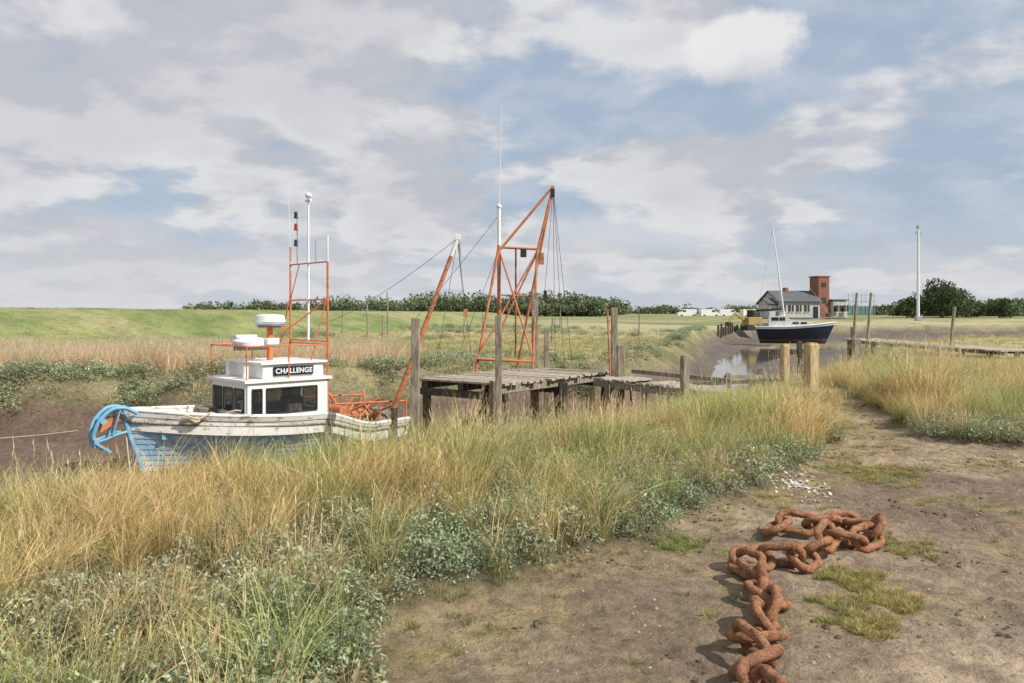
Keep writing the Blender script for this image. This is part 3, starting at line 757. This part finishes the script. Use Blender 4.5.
de=empty('derrick_frame');db=MB()
def T(p,q,r,k='rustorange'): db.cyl(p,q,r,k)
T((-.34,21,-1.9),(-.34,21,3.4),.05);T((-.34,21,3.4),(-.34,21,4.4),.045,'white');db.dome((-.34,21,4.42),(.07,.07,.07),'white')
db.cyl((-.34,21,4.4),(-.27,21,7.1),.012,'cloth',.005)
AP=(1.08,21,4.95)
T((-1.05,20.4,-.6),(-.36,21,3.3),.036);T((.48,20.3,-.8),(.66,21,3.3),.033);T((-.34,21,3.35),(.70,21,3.3),.034)
T((-.30,21,3.3),AP,.034);T((.68,21,3.3),AP,.034);T((.0,22,-.6),AP,.034)
T((-.9,20.5,.45),(.5,20.4,.38),.036);T((-.34,21,3.3),(.50,20.4,.6),.025);T((.68,21,3.25),(-.34,21,1.1),.025)
T((-.34,21,2.1),(.62,20.9,2.05),.02);T((.1,22,.4),(.1,21,3.3),.025)
T((-1.0,20.45,.3),(.64,21,3.2),.025)
db.box((.3,21,3.2),(.16,.12,.22),'black');db.box((.78,21,3.05),(.12,.12,.3),'rustorange');db.box((1.07,21,4.78),(.1,.1,.22),'black')
db.make('frame_tubes',de)
dw=MB()
for q in ((1.08,21,4.9,1.55,20.6,.3),(1.08,21,4.9,1.12,20.8,.3),(1.08,21,4.9,.85,20.7,2.2),(-.34,21,4.2,-2.6,21,1.4),(1.08,21,4.9,1.38,20.6,-.2),(-.34,21,3.3,-1.5,20.7,.3)):
    dw.path(sag(q[:3],q[3:],.04),.006,'black',5)
dw.box((.86,20.7,2.1),(.09,.07,.22),'black')
dw.make('rigging',de)
bo=empty('cargo_boom');cb=MB()
cb.cyl((-2.95,20,-.75),(-1.52,20,3.05),.065,'rustorange',.052,12);cb.cyl((-1.52,20,3.05),(-1.36,20,3.48),.054,'white',.05,12)
cb.box((-1.36,20,3.52),(.14,.1,.14),'white');cb.cyl((-1.3,20,3.4),(-1.3,20,3.0),.03,'metal')
cb.cyl((-2.95,20,-1.9),(-2.95,20,-.75),.09,'darkwood')
cb.make('boom',bo)
cw=MB()
for q in ((-1.36,20,3.5,-3.9,21.5,1.9),(-3.9,21.5,1.9,-5.0,20.3,1.3),(-1.36,20,3.5,-1.15,20,1.7),(-1.36,20,3.45,-1.18,20,1.7),(-1.36,20,3.5,-1.0,20.2,.3),(-1.36,20,3.5,-2.0,20.8,.2)):
    cw.path(sag(q[:3],q[3:],.06),.006,'black',5)
cw.box((-1.16,20,1.62),(.10,.08,.2),'rustorange')
cw.make('rigging',bo)

rj=empty('plank_walkway');r1=MB()
A=Vector((15.0,34.6,.48));B=Vector((17.5,27.6,.30));dr=(B-A).normalized();pr=Vector((-dr.y,dr.x,0))
for k in range(40):
    c_=A.lerp(B,(k+.5)/40)+Vector((0,0,random.uniform(-.015,.015)));r1.beam(c_-pr*(.9+random.uniform(-.06,.1)),c_+pr*(.9+random.uniform(-.06,.1)),.17,.05,'woodh')
for sd in (-.6,.6): r1.beam(A+pr*sd-Vector((0,0,.09)),B+pr*sd-Vector((0,0,.09)),.1,.12,'wood')
for k in range(4):
    c_=A.lerp(B,.02+.3*k)
    for sd in (-.65,.65): r1.cyl((c_.x+pr.x*sd,c_.y+pr.y*sd,-2),(c_.x+pr.x*sd,c_.y+pr.y*sd,c_.z-.05),.09,'darkwood')
r1.make('planks_and_piles',rj)
r2=MB()
r2.cyl((14.15,33.5,-1.5),(14.4,33.4,2.45),.06,'wood',.05);r2.cyl((14.6,33.2,-1.4),(14.95,33.3,2.45),.06,'wood',.05)
r2.beam((14.2,33.0,-1.6),(14.2,33.0,.55),.3,.3,'wood');r2.beam((14.9,34.9,-1.6),(14.9,34.9,1.0),.2,.2,'wood')
r2.cyl((16.3,30,-.8),(16.6,30,1.85),.055,'wood');r2.beam((13.3,37,-1.8),(13.3,37,.3),.2,.2,'darkwood')
r2.make('mooring_piles',rj)

# ------------------------------------------------------------------ yacht
yt=empty('sailing_yacht',(29.6,84,-1.75),math.radians(-14));yh=MB()
def yp(t,s):
    w=1.35*(1-((t-.4)/.6)**2.2 if t>.4 else 1-.35*((.4-t)/.4)**2)+.02;sh=1.75+.5*max(0,(t-.3)/.7)**1.6
    xb=4.1-1.0*(1-s);xs_=-3.9+.5*(1-s);return Vector((xs_+(xb-xs_)*t,w*s**.6,.1+sh*s))
for side in (1,-1):
    vs=[];nn=20;ks=8
    for i_ in range(nn+1):
        for k in range(ks+1): p_=yp(i_/nn,k/ks);vs.append((p_.x,p_.y*side,p_.z))
    for k in range(ks):
        yh.add([v for v in vs],[[i_*(ks+1)+k,(i_+1)*(ks+1)+k,(i_+1)*(ks+1)+k+1,i_*(ks+1)+k+1] for i_ in range(nn)],'antifoul' if k<2 else ('navy' if k<7 else 'cloth'),True)
    yh.path([(yp(i_/nn,1).x,side*yp(i_/nn,1).y,yp(i_/nn,1).z) for i_ in range(nn+1)],.06,'cloth',6)
    for i_ in range(1,nn,3): p_=yp(i_/nn,1);yh.cyl((p_.x,side*p_.y,p_.z),(p_.x,side*p_.y,p_.z+.6),.02,'metal')
    yh.path([(yp(i_/nn,1).x,side*yp(i_/nn,1).y,yp(i_/nn,1).z+.6) for i_ in range(nn+1)],.015,'metal',4)
vs=[];
for i_ in range(21): p_=yp(i_/20,1);vs+=[(p_.x,p_.y,p_.z-.02),(p_.x,-p_.y,p_.z-.02)]
yh.add(vs,[[2*i_,2*i_+1,2*i_+3,2*i_+2] for i_ in range(20)],'cloth')
vs=[];
for k in range(9): p_=yp(0,k/8);vs+=[(p_.x,p_.y,p_.z),(p_.x,-p_.y,p_.z)]
yh.add(vs,[[2*k,2*k+1,2*k+3,2*k+2] for k in range(8)],'navy')
yh.make('hull',yt);yc=MB()
prof=[(-2.6,1.85),(-2.5,2.95),(-.9,3.0),(-.3,2.55),(1.5,2.45),(2.2,2.0),(2.2,1.85)]
vs=[(a_,.85,b2) for a_,b2 in prof]+[(a_,-.85,b2) for a_,b2 in prof];n7=len(prof)
yc.add(vs,[list(range(n7)),list(range(n7,2*n7))[::-1]]+[[i_,i_+n7,(i_+1)%n7+n7,(i_+1)%n7] for i_ in range(n7)],'cloth')
for (a_,b2,zl,zh) in ((-2.3,-1.6,2.5,2.85),(-1.5,-.95,2.5,2.85),(-.2,.4,2.15,2.35),(.6,1.2,2.15,2.35)):
    for sy in (-.86,.86): yc.box(((a_+b2)/2,sy,(zl+zh)/2),(b2-a_,.03,zh-zl),'navy')
yc.box((-3.2,0,2.0),(1.0,1.4,.4),'wood');yc.cyl((-3.9,-.7,2.4),(-3.9,.7,2.4),.03,'metal')
yc.make('cabin',yt);ym=MB()
ym.cyl((-.95,0,2.9),(-2.15,0,12.4),.09,'cloth',.06);ym.cyl((-.95,0,3.6),(-3.9,0,3.4),.06,'metal');ym.cyl((-1.2,0,3.72),(-3.8,0,3.55),.13,'navy')
ym.cyl((-2.0,0,11.3),(4.0,0,2.4),.012,'metal');ym.cyl((-2.1,0,12.3),(-3.9,0,2.2),.012,'metal')
for sy in (-1,1): ym.cyl((-1.6,0,8),(-1.2,sy*1.2,2.1),.012,'metal');ym.cyl((-1.5,0,7.4),(-1.5,sy*.6,7.4),.03,'metal')
ym.make('mast',yt)

# ------------------------------------------------------------------ building
bd=empty('white_clubhouse',(54,150,.4),math.radians(12));w=MB()
w.box((-2.2,0,1.6),(8.4,7,3.2),'render')
def roof(x0,x1,y0,y1,ze,zr,k='slate',gk='render'):
    ym_=(y0+y1)/2;vs=[(x0-.3,y0-.4,ze),(x1+.3,y0-.4,ze),(x1+.3,ym_,zr),(x0-.3,ym_,zr),(x0-.3,y1+.4,ze),(x1+.3,y1+.4,ze)]
    vs2=[(a_,b2,c_+.15) for a_,b2,c_ in vs]
    w.add(vs2,[[0,1,2,3],[3,2,5,4]],k);w.add(vs,[[3,2,1,0],[4,5,2,3]],k)
    w.add([(x0,y0,ze),(x0,y1,ze),(x0,ym_,zr)],[[0,1,2]],gk);w.add([(x1,y0,ze),(x1,y1,ze),(x1,ym_,zr)],[[0,1,2]],gk)
roof(-6.4,2.0,-3.5,3.5,3.0,5.1)
w.box((-7.3,-1,1.3),(1.7,4,2.6),'render');roof(-8.1,-6.5,-3,1,2.6,3.7)
w.box((6.4,0,1.7),(3.2,6,3.4),'render');w.box((6.4,0,3.5),(3.5,6.4,.22),'slate')
for x_ in (-5.6,-4.0,-2.4,-.8,5.7,7.2):
    w.box((x_,-3.53,1.9),(1.05,.1,1.2),'dark');w.box((x_,-3.6,1.9),(.07,.06,1.2),'cloth');w.box((x_,-3.6,1.22),(1.25,.12,.08),'cloth')
w.box((1.0,-3.53,1.15),(.95,.1,2.2),'navy')
w.box((6.4,-3.06,1.9),(2.6,.1,1.1),'dark')
w.make('walls_and_roof',bd);w=MB()
w.box((3.4,-1,3.9),(2.5,2.8,7.8),'brick');w.box((3.4,-1,7.85),(2.7,3.0,.2),'brick');w.box((3.4,-2.43,6.3),(.9,.1,.8),'dark');w.box((3.4,-2.43,3.4),(.9,.1,1.0),'dark')
w.box((-3,0,5.2),(.8,.8,1.2),'brick');w.make('brick_tower',bd)
w=MB()
for k in range(7): w.box((8.9+k*.9,-2,2.6),(.07,.07,4.2),'metal')
w.box((11.6,-1.9,1.5),(5.6,.06,1.7),'teal');w.box((11.6,-1.9,3.2),(5.6,.05,.08),'teal');w.box((11.6,-1.9,4.4),(5.6,.05,.08),'metal')
w.make('teal_screen',bd)

pl=MB();pl.cyl((0,0,0),(0,0,15.1),.24,'cloth',.17,14);pl.cyl((0,0,15.1),(0,0,15.5),.33,'metal',.3);pl.box((0,0,.4),(.9,.9,.8),'metal');pl.box((0,0,14.3),(.9,.2,.3),'metal')
o_=pl.make('white_mast_pole');o_.location=(66,130,.2)
def van(x_,y_,rz):
    e_=empty('parked_van',(x_,y_,.35),rz);b_=MB()
    pf=[(-2.4,.35),(-2.4,2.0),(1.1,2.05),(1.8,1.25),(2.5,1.05),(2.55,.35)]
    vs=[(a_,.95,c_) for a_,c_ in pf]+[(a_,-.95,c_) for a_,c_ in pf];n6=len(pf)
    b_.add(vs,[list(range(n6)),list(range(n6,2*n6))[::-1]]+[[i_,i_+n6,(i_+1)%n6+n6,(i_+1)%n6] for i_ in range(n6)],'cloth')
    for sy in (-.96,.96):
        b_.box((.9,sy,1.55),(.9,.02,.45),'black')
        for xx in (-1.5,1.6): b_.cyl((xx,sy*.9,.33),(xx,sy*1.02,.33),.34,'black',n=16)
    b_.box((1.47,0,1.65),(.05,1.6,.5),'black',rot=Matrix.Rotation(math.radians(-42),3,'Y'));b_.make('body',e_)
van(50.5,205,.1);van(56,207,.05);van(45,206,3.2);van(60.5,203,.2)
dg=empty('small_excavator',(30.0,100,-.7),.3);b_=MB()
b_.box((0,0,.35),(2.4,1.6,.6),'black');b_.box((0,0,1.2),(2.0,1.5,1.0),'yellow');b_.box((.2,0,2.1),(1.1,1.3,.9),'dark');b_.box((.2,0,2.6),(1.2,1.4,.12),'yellow')
b_.beam((-1,0,1.3),(-2.4,0,2.2),.25,.3,'yellow');b_.beam((-2.4,0,2.2),(-3.4,0,1.0),.2,.25,'yellow');b_.box((-3.4,0,.85),(.5,.7,.5),'black');b_.make('body',dg)
fp=MB()
for (x_,y_,h_) in ((-10.8,60,2.2),(-9.6,62,3.2),(-8.9,55,1.4),(-3.6,60,1.2),(-2.1,58,1.5),(2.6,52,1.3),(7.0,58,1.1),(9.5,60,1.5),(-14,66,1.8),(4.5,75,2.3)):
    fp.cyl((x_,y_,-.6),(x_+random.uniform(-.1,.1),y_,h_),.07,'wood',.05)
fp.make('marsh_stakes')
bk=MB()
for k in range(26):
    x_=24+k*.55;y_=93+k*1.0;bk.cyl((x_,y_,-2),(x_+random.uniform(-.08,.08),y_,random.uniform(-.2,.35)),.13,'darkwood')
bk.make('pile_revetment')

# ------------------------------------------------------------------ trees
def crown(vs,fs,cs,c,r,n,s,pal):
    lobes=[(np.array([random.uniform(-.6,.6),random.uniform(-.6,.6),random.uniform(-.5,.65)]),random.uniform(.28,.55),random.uniform(.7,1.3)) for _ in range(11)]
    for _ in range(n):
        lc,lr_,lb=random.choice(lobes)
        v=np.array([random.gauss(0,1) for _ in range(3)]);v/=np.linalg.norm(v);q=lc+v*lr_*random.uniform(.6,1.08)
        p=Vector((c[0]+q[0]*r[0],c[1]+q[1]*r[1],c[2]+q[2]*r[2]))
        R=Euler((random.uniform(0,6),random.uniform(0,6),random.uniform(0,6))).to_matrix();ss=s*random.uniform(.5,1.3)
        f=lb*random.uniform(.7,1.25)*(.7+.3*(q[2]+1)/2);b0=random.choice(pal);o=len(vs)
        for e in ((-1,-.1,0),(0,-.6,.1),(1,.1,0),(.1,.6,-.1)): vs.append(p+R@(Vector(e)*ss))
        cs.extend([[a*f for a in b0]]*4);fs.append([o,o+1,o+2,o+3])
PAL=[(.08,.12,.045),(.10,.145,.055),(.13,.16,.07),(.065,.10,.04)]
M['bark']=m_simple('bark',(.07,.055,.04),(.13,.10,.075),6,.9,.6)
def tree(name,x_,y_,z_,w_,h_,n=2600):
    e_=empty(name,(x_,y_,z_));t_=MB()
    t_.cyl((0,0,-.3),(.1,0,h_*.45),w_*.03+.08,'bark',w_*.018+.04)
    for k in range(6):
        a=k*1.05+random.random();t_.cyl((.05,0,h_*(.2+.04*k)),(math.cos(a)*w_*.32,math.sin(a)*w_*.32,h_*random.uniform(.55,.8)),.09,'bark',.03,6)
    t_.make('trunk',e_);vs=[];fs=[];cs=[]
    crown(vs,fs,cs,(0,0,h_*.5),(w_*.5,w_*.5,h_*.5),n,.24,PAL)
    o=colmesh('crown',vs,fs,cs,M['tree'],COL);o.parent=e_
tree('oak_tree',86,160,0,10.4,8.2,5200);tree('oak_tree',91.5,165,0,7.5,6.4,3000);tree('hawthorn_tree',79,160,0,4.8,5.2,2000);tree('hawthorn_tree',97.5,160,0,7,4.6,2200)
vs=[];fs=[];cs=[]
def row(px0,px1,dd,top,wv,dens,n):
    x0,x1=px0*dd,px1*dd
    for k in range(dens):
        x_=random.uniform(x0,x1);hh=top*random.uniform(.5,1.1);ww=hh*random.uniform(.6,1.2)
        f=random.uniform(.8,1.4);pal=[(a*f*1.15+.03,b*f*1.05+.035,c*f+.038) for a,b,c in PAL]
        crown(vs,fs,cs,(x_,dd+random.uniform(-12,12),hh*.45),(ww,ww,hh*.55),n,.55,pal)
row(-.40,-.17,330,6.0,1,60,220);row(-.24,-.10,320,8,1,34,300);row(-.12,.13,315,9.0,1,66,360);row(.02,.14,300,7.5,1,24,300)
row(.14,.31,420,5.5,1,60,140);row(.5,.72,190,4.4,1,56,360);row(.43,.56,260,4.6,1,24,260);row(.7,1.0,300,6,1,30,180)
tl=colmesh('distant_treeline',vs,fs,cs,M['tree'],COL)

# ------------------------------------------------------------------ sky + light
SUN_EL=42;SUN_AZ=118
wd=bpy.data.worlds.new('World');scene.world=wd;wd.use_nodes=True;nt=wd.node_tree
bg=nt.nodes['Background'];sky=N(nt,'ShaderNodeTexSky');sky.sky_type='NISHITA';sky.sun_disc=False
sky.sun_elevation=math.radians(SUN_EL);sky.sun_rotation=math.radians(SUN_AZ);sky.dust_density=2.0;sky.air_density=1.0
ST=.1;bg.inputs['Strength'].default_value=ST
tc=N(nt,'ShaderNodeTexCoord').outputs['Generated']
sx=N(nt,'ShaderNodeSeparateXYZ');nt.links.new(tc,sx.inputs[0])
zc=math_(nt,'ADD',math_(nt,'MAXIMUM',sx.outputs[2],0),.28)
cb_=N(nt,'ShaderNodeCombineXYZ');nt.links.new(math_(nt,'DIVIDE',sx.outputs[0],zc),cb_.inputs[0]);nt.links.new(math_(nt,'DIVIDE',sx.outputs[1],zc),cb_.inputs[1])
pv=cb_.outputs[0]
PV0=mapping(nt,pv,(1,1.0,1),(3.3,1.2,0));PV1=mapping(nt,pv,(1,1,1),(3.3-.09,1.2+.11,0))
def cloudn(v): return noise(nt,v,1.9,7,.54,.1)
nA=cloudn(PV0);nA2=cloudn(PV1);nC=noise(nt,mapping(nt,pv,(1,1,1),(7,2,0)),4.2,5,.58);nD=noise(nt,tc,10,6,.60)
bias=math_(nt,'MULTIPLY_ADD',sx.outputs[0],-.13,.035)
dens=math_(nt,'ADD',nA,bias)
mask=ramp(nt,dens,.44,.55)
def blob(dx,dy,dz,rx,rz,hard=.55,amp=2.4):
    v=Vector((dx,dy,dz)).normalized()
    a_=math_(nt,'DIVIDE',math_(nt,'SUBTRACT',sx.outputs[0],v.x),rx);c_=math_(nt,'DIVIDE',math_(nt,'SUBTRACT',sx.outputs[2],v.z),rz)
    dd_=math_(nt,'SQRT',math_(nt,'ADD',math_(nt,'MULTIPLY',a_,a_),math_(nt,'MULTIPLY',c_,c_)))
    dd_=math_(nt,'ADD',dd_,math_(nt,'MULTIPLY',math_(nt,'SUBTRACT',nD,.5),amp))
    return ramp(nt,dd_,1.1,hard),c_
bl,bc=blob(.285,1,.322,.066,.046,.6,2.4)
b2,b2c=blob(.17,1,.10,.17,.035,.3,1.8)
rel=math_(nt,'SUBTRACT',nA,nA2)
light=math_(nt,'ADD',ramp(nt,rel,-.06,.07),math_(nt,'MULTIPLY',math_(nt,'SUBTRACT',nC,.5),1.1),clamp=True)
thick=ramp(nt,dens,.52,.70)
ccol=mixc(nt,light,(5.2,5.35,5.75),(7.8,7.75,7.8))
ccol=mixc(nt,math_(nt,'MULTIPLY',thick,.45),ccol,(5.35,5.45,5.8))
veil=mixc(nt,.70,sky.outputs[0],(4.6,5.5,6.9))
veil=mixc(nt,math_(nt,'MULTIPLY',ramp(nt,nC,.40,.70),.5),veil,(6.3,6.65,7.3))
c=mixc(nt,math_(nt,'MULTIPLY',mask,.90),veil,ccol)
c=mixc(nt,math_(nt,'MULTIPLY',b2,.5),c,(7.5,7.5,7.55))
c=mixc(nt,math_(nt,'MULTIPLY',bl,.9),c,mixc(nt,ramp(nt,math_(nt,'ADD',bc,math_(nt,'MULTIPLY',math_(nt,'SUBTRACT',nD,.5),-3.0)),-1.0,.3),(6.1,6.2,6.6),(8.5,8.4,8.35)))
hz=ramp(nt,sx.outputs[2],.14,.0)
c=mixc(nt,math_(nt,'MULTIPLY',hz,.6),c,(6.7,6.9,7.2))
nt.links.new(c,bg.inputs['Color'])
sl=bpy.data.lights.new('sun','SUN');sl.energy=5.0;sl.angle=math.radians(.53);sl.color=(1,.95,.87)
so=bpy.data.objects.new('sun',sl);COL.objects.link(so)
e=math.radians(SUN_EL);a=math.radians(SUN_AZ);dv=Vector((math.sin(a)*math.cos(e),math.cos(a)*math.cos(e),math.sin(e)))
so.rotation_euler=dv.to_track_quat('Z','Y').to_euler();so.location=(20,-20,30)

cam=bpy.data.cameras.new('camera');co=bpy.data.objects.new('camera',cam);COL.objects.link(co)
cam.sensor_width=36;cam.lens=28.125;cam.shift_y=-.0288;cam.clip_end=9000;cam.clip_start=.05
co.location=(0,0,1.65);co.rotation_euler=(math.radians(90),0,0);scene.camera=co
scene.view_settings.view_transform='Standard';scene.view_settings.look='None';scene.view_settings.exposure=0
